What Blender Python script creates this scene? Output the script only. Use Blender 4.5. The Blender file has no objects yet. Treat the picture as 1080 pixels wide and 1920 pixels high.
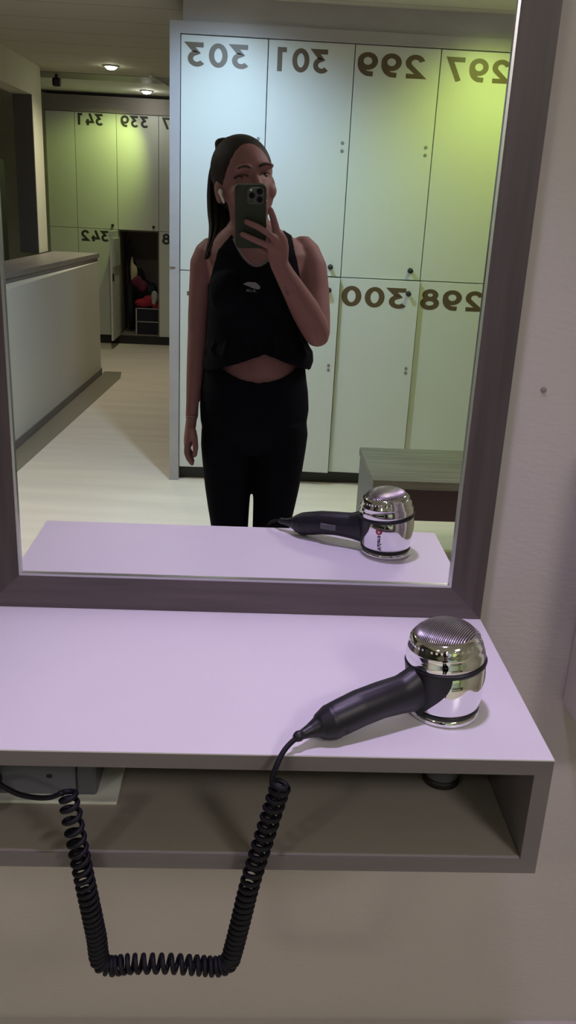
import bpy, bmesh, math, random
from mathutils import Vector, Matrix
random.seed(7)
PI = math.pi
SC = bpy.context.scene
COL = SC.collection

# ------------------------------------------------------------------ camera
# the phone's own lens is the camera: 1.06 m in front of the wall mirror
CAM = Vector((0.0, -1.055, 1.4393))
RC = Matrix(((0.99837847, 0.0466697, -0.03259387),
             (-0.03295648, 0.94074129, 0.33751993),
             (0.04641435, -0.33589845, 0.94075392)))      # columns: right, forward, up
cd = bpy.data.cameras.new('camera')
cam = bpy.data.objects.new('camera', cd)
COL.objects.link(cam)
cd.sensor_fit = 'VERTICAL'
cd.sensor_height = 36.0
cd.lens = 1640.84 / 1920 * 36.0
cd.clip_start = 0.002
cd.clip_end = 60
rt, fw, up = RC.col[0], RC.col[1], RC.col[2]
cam.matrix_world = Matrix(((rt.x, up.x, -fw.x, CAM.x), (rt.y, up.y, -fw.y, CAM.y),
                           (rt.z, up.z, -fw.z, CAM.z), (0, 0, 0, 1)))
SC.camera = cam

# ------------------------------------------------------------------ world, exposure, lamps
w = bpy.data.worlds.new('world'); SC.world = w; w.use_nodes = True
w.node_tree.nodes['Background'].inputs[0].default_value = (0.62, 0.60, 0.56, 1)
w.node_tree.nodes['Background'].inputs[1].default_value = 0.02
SC.view_settings.view_transform = 'Standard'
SC.view_settings.look = 'None'
SC.view_settings.gamma = 1.0
SC.view_settings.use_curve_mapping = False
SC.view_settings.exposure = 0.0


def spot(name, loc, target, power, color, cone, blend=0.6, radius=0.04):
    l = bpy.data.lights.new(name, 'SPOT')
    l.energy = power; l.color = color; l.spot_size = math.radians(cone); l.spot_blend = blend
    l.shadow_soft_size = radius
    o = bpy.data.objects.new(name, l); COL.objects.link(o)
    o.location = loc
    d = Vector(target) - Vector(loc)
    o.rotation_euler = d.to_track_quat('-Z', 'Y').to_euler()
    return o


CEIL = 2.28
COOL = (0.53, 0.75, 1.0)
LAV = (0.74, 0.55, 1.0)
GREEN = (0.80, 1.0, 0.30)
WARM = (1.0, 0.93, 0.72)
spot('lamp_over_shelf', (0.05, -0.34, CEIL - 0.03), (0.05, -0.26, 0.9), 37, LAV, 66, 0.9, 0.05)
spot('lamp_cool', (-0.13, -2.72, CEIL - 0.03), (-0.24, -3.20, 0.9), 92, COOL, 140, 0.9, 0.03)
spot('lamp_green_front', (1.12, -2.86, CEIL - 0.03), (1.12, -3.40, 1.25), 38, (0.74, 1.0, 0.16), 120, 0.9, 0.02)
spot('lamp_corridor', (-1.074, -5.94, CEIL - 0.035), (-1.074, -5.80, 0), 42, WARM, 150, 0.9, 0.03)
spot('lamp_far', (-1.0, -7.45, CEIL - 0.035), (-1.62, -7.82, 1.50), 34, (0.76, 1.0, 0.22), 80, 0.9, 0.02)
spot('fill_right', (1.0, -1.75, CEIL - 0.03), (0.6, -0.6, 0), 58, (1.0, 0.88, 0.88), 150, 0.9, 0.22)  # added fill lamp, unseen: brightens the mirror wall and under the shelf
spot('fill_left', (-1.15, -2.0, CEIL - 0.03), (-1.15, -2.2, 0), 82, (1.0, 0.95, 0.82), 150, 0.9, 0.12)  # added fill lamp, unseen: lifts the half wall and the floor


# ------------------------------------------------------------------ materials
def mat(name, col, rough=0.5, metal=0.0, spec=0.5, noise=None, bump=None, emit=None, coat=0.0, colors=None, trans=0):
    m = bpy.data.materials.new(name); m.use_nodes = True
    nt = m.node_tree; b = nt.nodes['Principled BSDF']
    b.inputs['Base Color'].default_value = (*col, 1)
    b.inputs['Roughness'].default_value = rough
    b.inputs['Metallic'].default_value = metal
    b.inputs['Specular IOR Level'].default_value = spec
    b.inputs['Coat Weight'].default_value = coat
    tc = nt.nodes.new('ShaderNodeTexCoord')
    if noise:                                   # (scale xyz, amount)
        mp = nt.nodes.new('ShaderNodeMapping'); mp.inputs['Scale'].default_value = noise[0]
        nz = nt.nodes.new('ShaderNodeTexNoise'); nz.inputs['Scale'].default_value = 1.0
        nz.inputs['Detail'].default_value = 6
        rp = nt.nodes.new('ShaderNodeValToRGB')
        a = noise[1]
        rp.color_ramp.elements[0].position = 0.3; rp.color_ramp.elements[1].position = 0.7
        rp.color_ramp.elements[0].color = (*[c * (1 - a) for c in col], 1)
        rp.color_ramp.elements[1].color = (*[min(1, c * (1 + a)) for c in col], 1)
        if colors:
            rp.color_ramp.elements[0].color = (*colors[0], 1); rp.color_ramp.elements[1].color = (*colors[1], 1)
        nt.links.new(tc.outputs['Object'], mp.inputs[0]); nt.links.new(mp.outputs[0], nz.inputs['Vector'])
        nt.links.new(nz.outputs['Fac'], rp.inputs[0]); nt.links.new(rp.outputs[0], b.inputs['Base Color'])
    if bump:                                    # (scale xyz, strength)
        mp = nt.nodes.new('ShaderNodeMapping'); mp.inputs['Scale'].default_value = bump[0]
        nz = nt.nodes.new('ShaderNodeTexNoise'); nz.inputs['Scale'].default_value = 1.0
        nz.inputs['Detail'].default_value = 4
        bp = nt.nodes.new('ShaderNodeBump'); bp.inputs['Strength'].default_value = bump[1]
        bp.inputs['Distance'].default_value = 0.002
        nt.links.new(tc.outputs['Object'], mp.inputs[0]); nt.links.new(mp.outputs[0], nz.inputs['Vector'])
        nt.links.new(nz.outputs['Fac'], bp.inputs['Height']); nt.links.new(bp.outputs[0], b.inputs['Normal'])
    if emit:
        b.inputs['Emission Color'].default_value = (*emit[0], 1)
        b.inputs['Emission Strength'].default_value = emit[1]
    return m


M = {}
M['wall'] = mat('painted_wall', (0.52, 0.48, 0.46), 0.75, bump=((60, 60, 160), 0.25), noise=((3, 3, 3), 0.04))
M['wall_room'] = mat('room_wall_paint', (0.60, 0.59, 0.50), 0.7, noise=((2, 2, 2), 0.03))
M['wall_room_lit'] = mat('room_wall_paint_lit', (0.80, 0.78, 0.60), 0.7, noise=((2, 2, 2), 0.03))  # room wall lightened and yellowed: greenish lamp light put into the colour
M['wall_dark'] = mat('dark_partition', (0.13, 0.12, 0.11), 0.6, noise=((2, 2, 2), 0.06))
M['halfwall'] = mat('half_wall_paint', (0.80, 0.78, 0.70), 0.6, noise=((2, 2, 2), 0.03))
M['floor'] = mat('vinyl_floor', (0.78, 0.68, 0.60), 0.55, noise=((1.2, 9, 1), 0.07))
M['black'] = mat('black_plinth', (0.018, 0.018, 0.02), 0.5)
M['locker'] = mat('locker_laminate', (0.62, 0.64, 0.61), 0.38, noise=((1.5, 1.5, 1.5), 0.02))
M['locker_in'] = mat('locker_inside', (0.16, 0.14, 0.13), 0.7)
M['gap'] = mat('locker_carcass', (0.20, 0.19, 0.17), 0.7)
M['trim'] = mat('taupe_trim', (0.25, 0.22, 0.21), 0.5, noise=((4, 4, 30), 0.08))
M['trim_light'] = mat('silver_grey_trim', (0.40, 0.38, 0.40), 0.45, noise=((4, 4, 10), 0.05))
M['number'] = mat('brown_gold_number', (0.105, 0.070, 0.035), 0.42, metal=0.0)
M['number_dark'] = mat('dark_number', (0.035, 0.032, 0.028), 0.6)
M['chrome'] = mat('chrome', (0.86, 0.86, 0.88), 0.06, metal=1.0)
M['steel'] = mat('brushed_steel', (0.55, 0.55, 0.58), 0.3, metal=1.0)
M['plastic'] = mat('black_plastic', (0.008, 0.008, 0.014), 0.42, spec=0.5)
M['cord'] = mat('black_cord', (0.004, 0.004, 0.009), 0.6, spec=0.3)
M['white_lam'] = mat('white_laminate', (0.78, 0.76, 0.80), 0.30, noise=((6, 6, 6), 0.015))
M['shelf_grey'] = mat('grey_brown_board', (0.165, 0.147, 0.152), 0.5, noise=((3, 40, 40), 0.07))
M['shelf_in'] = mat('shelf_inner_board', (0.34, 0.31, 0.27), 0.6, noise=((3, 20, 20), 0.04))
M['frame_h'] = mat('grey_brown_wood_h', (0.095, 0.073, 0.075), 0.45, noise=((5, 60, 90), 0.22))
M['frame_v_shaded'] = mat('grey_brown_wood_v_shaded', (0.066, 0.050, 0.052), 0.45, noise=((90, 60, 5), 0.22))  # same wood darkened: weaker light on the uprights put into the colour
M['mirror'] = mat('mirror_glass', (0.90, 0.91, 0.90), 0.0, metal=1.0)
M['socket'] = mat('grey_socket_plastic', (0.15, 0.15, 0.18), 0.45)
M['socket_dk'] = mat('dark_socket_end', (0.12, 0.12, 0.14), 0.45)
M['plate'] = mat('off_white_plastic', (0.80, 0.82, 0.74), 0.5)
M['skin'] = mat('skin', (0.30, 0.150, 0.155), 0.62, spec=0.3, noise=((14, 14, 14), 0.05))
M['lip'] = mat('lip', (0.42, 0.14, 0.14), 0.45)
M['eye'] = mat('eye_white', (0.22, 0.16, 0.16), 0.3)
M['iris'] = mat('iris', (0.03, 0.02, 0.015), 0.2)
M['hair'] = mat('brown_hair', (0.014, 0.009, 0.009), 0.6, spec=0.3, noise=((220, 220, 18), 0.5), bump=((400, 400, 18), 0.9))
M['brow'] = mat('dark_brow', (0.035, 0.02, 0.018), 0.7)
M['tank'] = mat('black_jersey', (0.004, 0.004, 0.009), 0.9, spec=0.15, bump=((18, 18, 9), 0.6))
M['leg'] = mat('black_leggings', (0.003, 0.003, 0.008), 0.9, spec=0.15, bump=((14, 14, 8), 0.4))
M['rim'] = mat('grey_neck_trim', (0.16, 0.15, 0.17), 0.8)
M['logo'] = mat('pale_print', (0.30, 0.31, 0.35), 0.7)
M['phone'] = mat('dark_green_case', (0.020, 0.034, 0.017), 0.5)
M['phone_mod'] = mat('camera_glass', (0.10, 0.11, 0.11), 0.2)
M['lens'] = mat('black_lens', (0.004, 0.004, 0.01), 0.08)
M['white_pl'] = mat('white_plastic', (0.8, 0.8, 0.82), 0.3)
M['ledge'] = mat('grey_wood_ledge', (0.33, 0.29, 0.27), 0.4, noise=((40, 4, 40), 0.12))
M['bench'] = mat('bench_wood', (0.17, 0.165, 0.125), 0.5, noise=((3, 55, 55), 0.30))
M['bench_dk'] = mat('bench_dark_board', (0.055, 0.028, 0.033), 0.5)
M['lampglow'] = mat('lamp_glow', (1, 1, 0.9), 0.5, emit=((0.95, 1.0, 0.72), 40))
M['lampglow_far'] = mat('far_lamp_glow', (1, 1, 0.9), 0.5, emit=((1.0, 1.0, 0.85), 110))
M['lampring'] = mat('lamp_ring', (0.7, 0.7, 0.68), 0.4)
M['leg_grey'] = mat('grey_bench_leg', (0.16, 0.16, 0.15), 0.5)
M['floor_strip_dark'] = mat('dark_floor_strip', (0.25, 0.215, 0.165), 0.55)
M['red'] = mat('red_cloth', (0.30, 0.012, 0.03), 0.85)
M['maroon'] = mat('maroon_cloth', (0.10, 0.008, 0.035), 0.85)
M['navy'] = mat('navy_cloth', (0.010, 0.010, 0.022), 0.85)
M['tan'] = mat('beige_cloth', (0.40, 0.33, 0.24), 0.85)
M['greycloth'] = mat('grey_cloth', (0.35, 0.37, 0.37), 0.8)
M['redprint'] = mat('red_print', (0.42, 0.02, 0.05), 0.4)
M['blackprint'] = mat('black_print', (0.03, 0.02, 0.04), 0.4)

# ceiling: planks with dark joints running across the room
m = bpy.data.materials.new('ceiling_planks'); m.use_nodes = True
nt = m.node_tree; b = nt.nodes['Principled BSDF']; b.inputs['Roughness'].default_value = 0.8
tc = nt.nodes.new('ShaderNodeTexCoord'); sp = nt.nodes.new('ShaderNodeSeparateXYZ')
mu = nt.nodes.new('ShaderNodeMath'); mu.operation = 'MULTIPLY'; mu.inputs[1].default_value = 1 / 0.42
fr = nt.nodes.new('ShaderNodeMath'); fr.operation = 'FRACT'
rp = nt.nodes.new('ShaderNodeValToRGB')
rp.color_ramp.elements[0].position = 0.0; rp.color_ramp.elements[0].color = (0.34, 0.32, 0.27, 1)
rp.color_ramp.elements[1].position = 0.05; rp.color_ramp.elements[1].color = (0.62, 0.59, 0.50, 1)
nt.links.new(tc.outputs['Object'], sp.inputs[0]); nt.links.new(sp.outputs['Y'], mu.inputs[0])
nt.links.new(mu.outputs[0], fr.inputs[0]); nt.links.new(fr.outputs[0], rp.inputs[0])
nt.links.new(rp.outputs[0], b.inputs['Base Color'])
M['ceiling'] = m
M['ceiling_white'] = mat('white_ceiling', (0.88, 0.87, 0.83), 0.8)

# chrome grille of the dryer: fine raised ribs
m = mat('chrome_grille', (0.55, 0.50, 0.56), 0.28, metal=1.0)
nt = m.node_tree; b = nt.nodes['Principled BSDF']
tc = nt.nodes.new('ShaderNodeTexCoord'); wv = nt.nodes.new('ShaderNodeTexWave')
wv.inputs['Scale'].default_value = 1.0; mp = nt.nodes.new('ShaderNodeMapping')
mp.inputs['Rotation'].default_value = (0, 0, math.radians(35)); mp.inputs['Scale'].default_value = (150, 150, 150)
bp = nt.nodes.new('ShaderNodeBump'); bp.inputs['Strength'].default_value = 1.0; bp.inputs['Distance'].default_value = 0.0006
rp = nt.nodes.new('ShaderNodeValToRGB')
rp.color_ramp.elements[0].position = 0.25; rp.color_ramp.elements[0].color = (0.10, 0.08, 0.11, 1)
rp.color_ramp.elements[1].position = 0.6; rp.color_ramp.elements[1].color = (0.72, 0.66, 0.74, 1)
nt.links.new(tc.outputs['Object'], mp.inputs[0]); nt.links.new(mp.outputs[0], wv.inputs['Vector'])
nt.links.new(wv.outputs['Fac'], bp.inputs['Height']); nt.links.new(bp.outputs[0], b.inputs['Normal'])
nt.links.new(wv.outputs['Fac'], rp.inputs[0]); nt.links.new(rp.outputs[0], b.inputs['Base Color'])
M['grille'] = m


# ------------------------------------------------------------------ helpers
def obj(name, bm, material, parent=None, smooth=False, loc=None):
    me = bpy.data.meshes.new(name)
    bmesh.ops.recalc_face_normals(bm, faces=bm.faces)
    bm.to_mesh(me); bm.free()
    if smooth:
        for p in me.polygons: p.use_smooth = True
    me.materials.append(M[material] if isinstance(material, str) else material)
    o = bpy.data.objects.new(name, me); COL.objects.link(o)
    if parent: o.parent = parent
    if loc: o.location = loc
    return o


def tag(o, label, cat, group=None, kind=None):
    if label: o['label'] = label
    if cat: o['category'] = cat
    if group: o['group'] = group
    if kind: o['kind'] = kind
    return o


def struct(name, bm, m, **k):
    o = obj(name, bm, m, **k); o['kind'] = 'structure'; return o


def empty(name, loc, label, cat, group=None, rz=0):
    o = bpy.data.objects.new(name, None); COL.objects.link(o)
    o.location = loc; o.rotation_euler = (0, 0, rz); o.empty_display_size = 0.05
    return tag(o, label, cat, group)


def box(bm, x0, x1, y0, y1, z0, z1, bev=0.0):
    r = bmesh.ops.create_cube(bm, size=1.0)
    for v in r['verts']:
        v.co = Vector((x0 + (v.co.x + .5) * (x1 - x0), y0 + (v.co.y + .5) * (y1 - y0), z0 + (v.co.z + .5) * (z1 - z0)))
    if bev:
        es = list({e for v in r['verts'] for e in v.link_edges})
        bmesh.ops.bevel(bm, geom=es, offset=bev, segments=2, profile=0.5, affect='EDGES')
    return bm


def B(*a, **k):
    return box(bmesh.new(), *a, **k)


def prism(pts, z0, z1):
    """vertical prism over the outline pts (x, y)"""
    bm = bmesh.new()
    lo = [bm.verts.new((x, y, z0)) for x, y in pts]; hi = [bm.verts.new((x, y, z1)) for x, y in pts]
    n = len(pts)
    bm.faces.new(lo[::-1]); bm.faces.new(hi)
    for i in range(n): bm.faces.new((lo[i], lo[(i + 1) % n], hi[(i + 1) % n], hi[i]))
    return bm


def loft(bm, rings, seg=24, cap=True):
    """rings: list of (center, axis_a, axis_b) ellipse half-axes as vectors"""
    rows = []
    for c, a, b_ in rings:
        c, a, b_ = Vector(c), Vector(a), Vector(b_)
        rows.append([bm.verts.new(c + a * math.cos(2 * PI * k / seg) + b_ * math.sin(2 * PI * k / seg)) for k in range(seg)])
    for r0, r1 in zip(rows, rows[1:]):
        for k in range(seg):
            bm.faces.new((r0[k], r0[(k + 1) % seg], r1[(k + 1) % seg], r1[k]))
    if cap:
        bm.faces.new(rows[0][::-1]); bm.faces.new(rows[-1])
    return bm


def limb(bm, pts, seg=20, side=None, ends=True):
    """pts: list of (point, r) or (point, ra, rb); round-ended tapering limb along the points"""
    P = [Vector(p[0]) for p in pts]
    R = [(p[1], p[2] if len(p) > 2 else p[1]) for p in pts]
    if ends:
        d0 = (P[0] - P[1]).normalized(); d1 = (P[-1] - P[-2]).normalized()
        a, b_ = R[0], R[-1]
        m0, m1 = min(a), min(b_)
        P = [P[0] + d0 * m0 * .95, P[0] + d0 * m0 * .7] + P + [P[-1] + d1 * m1 * .7, P[-1] + d1 * m1 * .95]
        R = [(a[0] * .3, a[1] * .3), (a[0] * .72, a[1] * .72)] + R + [(b_[0] * .72, b_[1] * .72), (b_[0] * .3, b_[1] * .3)]
    rings = []
    ref = Vector(side) if side else None
    for i, p in enumerate(P):
        t = (P[min(i + 1, len(P) - 1)] - P[max(i - 1, 0)]).normalized()
        if ref is None:
            ref = t.orthogonal().normalized()
        a = (ref - t * ref.dot(t)).normalized()
        b_ = t.cross(a)
        if not side: ref = a
        rings.append((p, a * R[i][0], b_ * R[i][1]))
    return loft(bm, rings, seg)


def tube(bm, pts, r, seg=8):
    P = [Vector(p) for p in pts]
    rings = []; ref = None
    for i, p in enumerate(P):
        t = (P[min(i + 1, len(P) - 1)] - P[max(i - 1, 0)]).normalized()
        if ref is None: ref = t.orthogonal().normalized()
        a = (ref - t * ref.dot(t)).normalized(); ref = a
        rr = r[i] if isinstance(r, (list, tuple)) else r
        rings.append((p, a * rr, t.cross(a) * rr))
    return loft(bm, rings, seg)


def smooth_path(pts, n=8):
    P = [Vector(p) for p in pts]; out = []
    for i in range(len(P) - 1):
        p0 = P[max(i - 1, 0)]; p1 = P[i]; p2 = P[i + 1]; p3 = P[min(i + 2, len(P) - 1)]
        for k in range(n):
            t = k / n
            out.append(0.5 * ((2 * p1) + (p2 - p0) * t + (2 * p0 - 5 * p1 + 4 * p2 - p3) * t * t + (3 * p1 - p0 - 3 * p2 + p3) * t ** 3))
    out.append(P[-1]); return out


def lathe(bm, prof, cx=0, cy=0, seg=48):
    return loft(bm, [((cx, cy, z), (max(r, 1e-4), 0, 0), (0, max(r, 1e-4), 0)) for r, z in prof], seg)


def ball(bm, c, r, mtx=None, seg=24):
    res = bmesh.ops.create_uvsphere(bm, u_segments=seg, v_segments=seg // 2, radius=1.0)
    c = Vector(c)
    for v in res['verts']:
        q = Vector((v.co.x * r[0], v.co.y * r[1], v.co.z * r[2]))
        if mtx: q = mtx @ q
        v.co = c + q
    return bm


def remesh(bm, voxel, smooth=6, factor=0.5):
    """fuse overlapping closed shapes into one continuous surface"""
    me = bpy.data.meshes.new('tmp'); bm.to_mesh(me); bm.free()
    o = bpy.data.objects.new('tmp', me); COL.objects.link(o)
    r = o.modifiers.new('r', 'REMESH'); r.mode = 'VOXEL'; r.voxel_size = voxel
    if smooth:
        s = o.modifiers.new('s', 'SMOOTH'); s.iterations = smooth; s.factor = factor
    dg = bpy.context.evaluated_depsgraph_get(); dg.update()
    me2 = bpy.data.meshes.new_from_object(o.evaluated_get(dg))
    bpy.data.objects.remove(o)
    bm = bmesh.new(); bm.from_mesh(me2); bpy.data.meshes.remove(me2); bpy.data.meshes.remove(me)
    return bm


def clone(o):
    """a copy of a thing with its parts and sub-parts"""
    def cp(s, parent):
        c = s.copy(); COL.objects.link(c)
        if parent: c.parent = parent
        for ch in s.children: cp(ch, c)
        return c
    return cp(o, None)


_txt = {}


def text_bm(s, width, height, bold=0.0):
    """outline of the text as a flat filled mesh in XY, 0..width by 0..height"""
    key = (s, bold)
    if key not in _txt:
        cu = bpy.data.curves.new('t', 'FONT'); cu.body = s; cu.size = 1; cu.offset = bold; cu.resolution_u = 6
        cu.space_character = 1.08
        o = bpy.data.objects.new('t', cu); COL.objects.link(o)
        dg = bpy.context.evaluated_depsgraph_get(); dg.update()
        me = bpy.data.meshes.new_from_object(o.evaluated_get(dg))
        bpy.data.objects.remove(o); _txt[key] = me
    bm = bmesh.new(); bm.from_mesh(_txt[key])
    xs = [v.co.x for v in bm.verts]; ys = [v.co.y for v in bm.verts]
    for v in bm.verts:
        v.co.x = (v.co.x - min(xs)) / (max(xs) - min(xs)) * width
        v.co.y = (v.co.y - min(ys)) / (max(ys) - min(ys)) * height
    return bm


def extrude_flat(bm, d):
    """give a flat mesh a thickness along the vector d"""
    r = bmesh.ops.extrude_face_region(bm, geom=list(bm.faces))
    for v in [g for g in r['geom'] if isinstance(g, bmesh.types.BMVert)]: v.co += Vector(d)


# ================================================================== THE ROOM
# the mirror wall is at y = 0.018; the changing room lies behind the camera, towards -y
struct('floor', B(-3.4, 2.1, -8.6, 0.05, -0.05, 0), 'floor')
struct('wall_front', B(-3.4, 2.1, 0.018, 0.10, 0, 2.5), 'wall')
struct('baseboard_front', B(-3.2, 2.0, 0.004, 0.018, 0, 0.170), 'wall')
struct('wall_right', B(2.0, 2.1, -8.6, 0.05, 0, 2.5), 'wall_room')
struct('wall_back', B(-3.4, 2.1, -8.7, -8.45, 0, 2.5), 'wall_room')
struct('wall_left', B(-3.4, -3.2, -8.6, 0.05, 0, 2.5), 'wall_dark')
struct('ceiling', B(-3.4, 2.1, -6.45, 0.10, CEIL, CEIL + 0.1), 'ceiling')
struct('ceiling', B(-3.4, 2.1, -8.6, -6.85, CEIL, CEIL + 0.1), 'ceiling_white')
struct('trim_1', B(-3.2, 2.0, -6.85, -6.45, CEIL - 0.004, CEIL + 0.1), 'trim')

# darker flat strip on the floor along the half wall
struct('floor_strip', prism([(-1.34, -1.30), (-1.236, -3.47), (-1.07, -6.10), (-1.10, -6.36), (-1.239, -6.36), (-1.346, -3.911), (-1.467, -1.30)], 0.0, 0.0015), 'floor_strip_dark')
# half wall on the left with its ledge, and the opening above it
hw = [(-1.475, -1.30), (-1.354, -3.911), (-1.247, -6.22), (-1.57, -6.24), (-1.68, -3.9), (-1.80, -1.30)]
struct('wall_left_low', prism(hw, 0.055, 0.905), 'halfwall')
struct('baseboard_left', prism([(-1.467, -1.30), (-1.346, -3.911), (-1.239, -6.228), (-1.57, -6.245), (-1.69, -3.9), (-1.80, -1.30)], 0, 0.055), 'trim')
lg = [(-1.55, -1.28), (-1.425, -4.18), (-1.243, -6.25), (-1.60, -6.27), (-1.70, -4.5), (-1.84, -1.28)]
t = empty('ledge', (-1.5, -3.9, 0.905), 'long grey wood ledge capping the half wall on the left', 'ledge')
def local(bm, o):
    for v in bm.verts: v.co -= o.location
    return bm
obj('ledge_board', local(prism(lg, 0.935, 0.967), t), 'ledge', t)
lg2 = [(x - 0.012 if i < 3 else x, y) for i, (x, y) in enumerate(lg)]
lg2[2] = (-1.255, -6.235)
obj('under_strip', local(prism(lg2, 0.905, 0.935), t), 'trim', t)['label'] = 'paler brown strip under the ledge board'
struct('wall_left_header', B(-1.78, -1.645, -5.95, 0.02, 2.065, CEIL), 'wall_room_lit')
struct('wall_left_pillar', B(-1.78, -1.645, -6.24, -5.95, 0.967, CEIL), 'wall_room_lit')
struct('trim_12', B(-1.782, -1.646, -5.949, -5.935, 0.967, 2.064), 'wall_dark')
struct('trim_2', B(-2.75, -2.63, -7.6, -5.2, 0, 2.0), 'black')
struct('trim_3', B(-2.03, -1.995, -6.4, -6.1, 0.0, 1.63), 'black')
struct('wall_left_inner', B(-3.1, -2.9, -8.4, -1.0, 0, CEIL), 'wall_dark')

# ------------------------------------------------------------------ lamps in the ceiling
def downlight(x, y, label, r=0.042, glow='lampglow'):
    t = empty('ceiling_downlight', (x, y, CEIL), label, 'ceiling light', 'round downlights in the ceiling')
    bm = lathe(bmesh.new(), [(r, -0.001), (r * 1.35, -0.001), (r * 1.35, -0.006), (r * 1.05, -0.010), (r, -0.008), (r, -0.001)])
    obj('ring', bm, 'lampring', t, smooth=True)
    bm = lathe(bmesh.new(), [(0, -0.002), (r * .96, -0.003), (r * .92, -0.014), (r * .6, -0.024), (0, -0.028)])
    obj('bulb', bm, glow, t, smooth=True)
    return t


downlight(-1.074, -5.94, 'round glowing downlight in the plank ceiling, the nearer of the two over the passage')
downlight(-1.0, -7.45, 'round glowing downlight in the white ceiling just before the far lockers', glow='lampglow_far')
for x, y, l in ((0.05, -0.34, 'downlight above the dressing shelf and mirror'),
                (-0.13, -2.72, 'downlight between the woman and locker 303'),
                (1.12, -2.86, 'downlight close to locker 297'),
                (1.0, -1.75, 'added unseen fill downlight in the ceiling to the right of the mirror'),
                (-1.15, -2.0, 'added unseen fill downlight near the half wall behind the camera')):
    downlight(x, y, l)
t = empty('ceiling_speaker', (-1.60, -6.60, 2.19), 'small black box hanging under the ceiling at the end of the left wall', 'speaker')
bm = B(-.032, .032, -.03, .03, 0, .062, bev=.012)
obj('case', bm, 'black', t)
obj('bracket', B(-.012, .012, -.012, .012, .062, .09), 'black', t)
bm = tube(bmesh.new(), [(-0.83, -6.26, 2.262), (-0.72, -7.0, 2.262)], 0.007)
tag(obj('ceiling_rod', bm, 'white_pl'), 'thin pale rod running under the ceiling beside the locker bank', 'rod')

# ------------------------------------------------------------------ lockers
def arc(cx, cy, rx, ry, a0, a1, n=16):
    return [(cx + rx * math.cos(math.radians(a0 + (a1 - a0) * k / n)), cy + ry * math.sin(math.radians(a0 + (a1 - a0) * k / n))) for k in range(n + 1)]


# heavy flat-topped numerals as strokes in a box 0..0.72 by 0..1
GL = {'0': [arc(.36, .5, .255, .40, 90, 450, 32)],
      '1': [[(.12, .90), (.40, .90), (.40, 0)]],
      '2': [arc(.35, .655, .245, .245, 165, -32, 18) + [(.14, .10), (.66, .10)]],
      '3': [[(.08, .90), (.60, .90), (.34, .585)] + arc(.33, .335, .245, .235, 78, -145, 18)],
      '4': [[(.34, 1.0), (.08, .28), (.68, .28)], [(.50, .52), (.50, 0)]],
      '5': [[(.62, .90), (.18, .90), (.16, .55)] + arc(.34, .34, .25, .24, 110, -145, 18)],
      '7': [[(.06, .90), (.62, .90), (.26, 0)]],
      '8': [arc(.36, .72, .20, .185, 90, 450, 24), arc(.36, .315, .255, .22, 90, 450, 28)],
      '9': [arc(.36, .635, .255, .265, 0, 360, 28), [(.615, .60)] + arc(.27, .52, .345, .42, 0, -75, 12) + [(.16, .10)]]}
GL['6'] = [[(.72 - x, 1 - y) for x, y in st] for st in GL['9']]


def ribbon(bm, pts, t, sx, ox, h):
    P = [Vector((x, y, 0)) for x, y in pts]
    n = len(P); closed = (P[0] - P[-1]).length < 1e-4
    if closed: P = P[:-1]; n -= 1
    rows = []
    for i in range(n):
        a_ = P[(i - 1) % n] if closed or i else None; b_ = P[(i + 1) % n] if closed or i < n - 1 else None
        d0 = (P[i] - a_).normalized() if a_ is not None else None; d1 = (b_ - P[i]).normalized() if b_ is not None else None
        if d0 is None: d0 = d1
        if d1 is None: d1 = d0
        m_ = (d0 + d1).normalized(); nn = Vector((-m_.y, m_.x, 0))
        c_ = max(.42, abs(nn.dot(Vector((-d1.y, d1.x, 0)))))
        rows.append([bm.verts.new(((p.x * sx + ox) * h, p.y * h, 0)) for p in (P[i] + nn * t / 2 / c_, P[i] - nn * t / 2 / c_)])
    for i in range(n if closed else n - 1):
        r0, r1 = rows[i], rows[(i + 1) % n]
        bm.faces.new((r0[0], r0[1], r1[1], r1[0]))


def number_part(parent, s, xr, wd, z0, y, m, h=0.10):
    """number facing the mirror (+y); xr is its start, the edge on the right as seen in the mirror"""
    bm = bmesh.new()
    adv = wd / h / (len(s) - .14)
    for k, ch in enumerate(s):
        for q, st in enumerate(GL[ch]):
            r_ = bmesh.new(); ribbon(r_, st, .205, adv * .86 / .72, k * adv, h)
            extrude_flat(r_, (0, 0, 0.0008 + .0006 * q))
            bmesh.ops.recalc_face_normals(r_, faces=r_.faces)
            me = bpy.data.meshes.new('s'); r_.to_mesh(me); r_.free(); bm.from_mesh(me); bpy.data.meshes.remove(me)
    for v in bm.verts:
        v.co = Vector((xr - v.co.x, y + v.co.z, z0 + v.co.y))
    o = obj('number', bm, m, parent); o['label'] = 'digits ' + s
    return o


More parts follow.
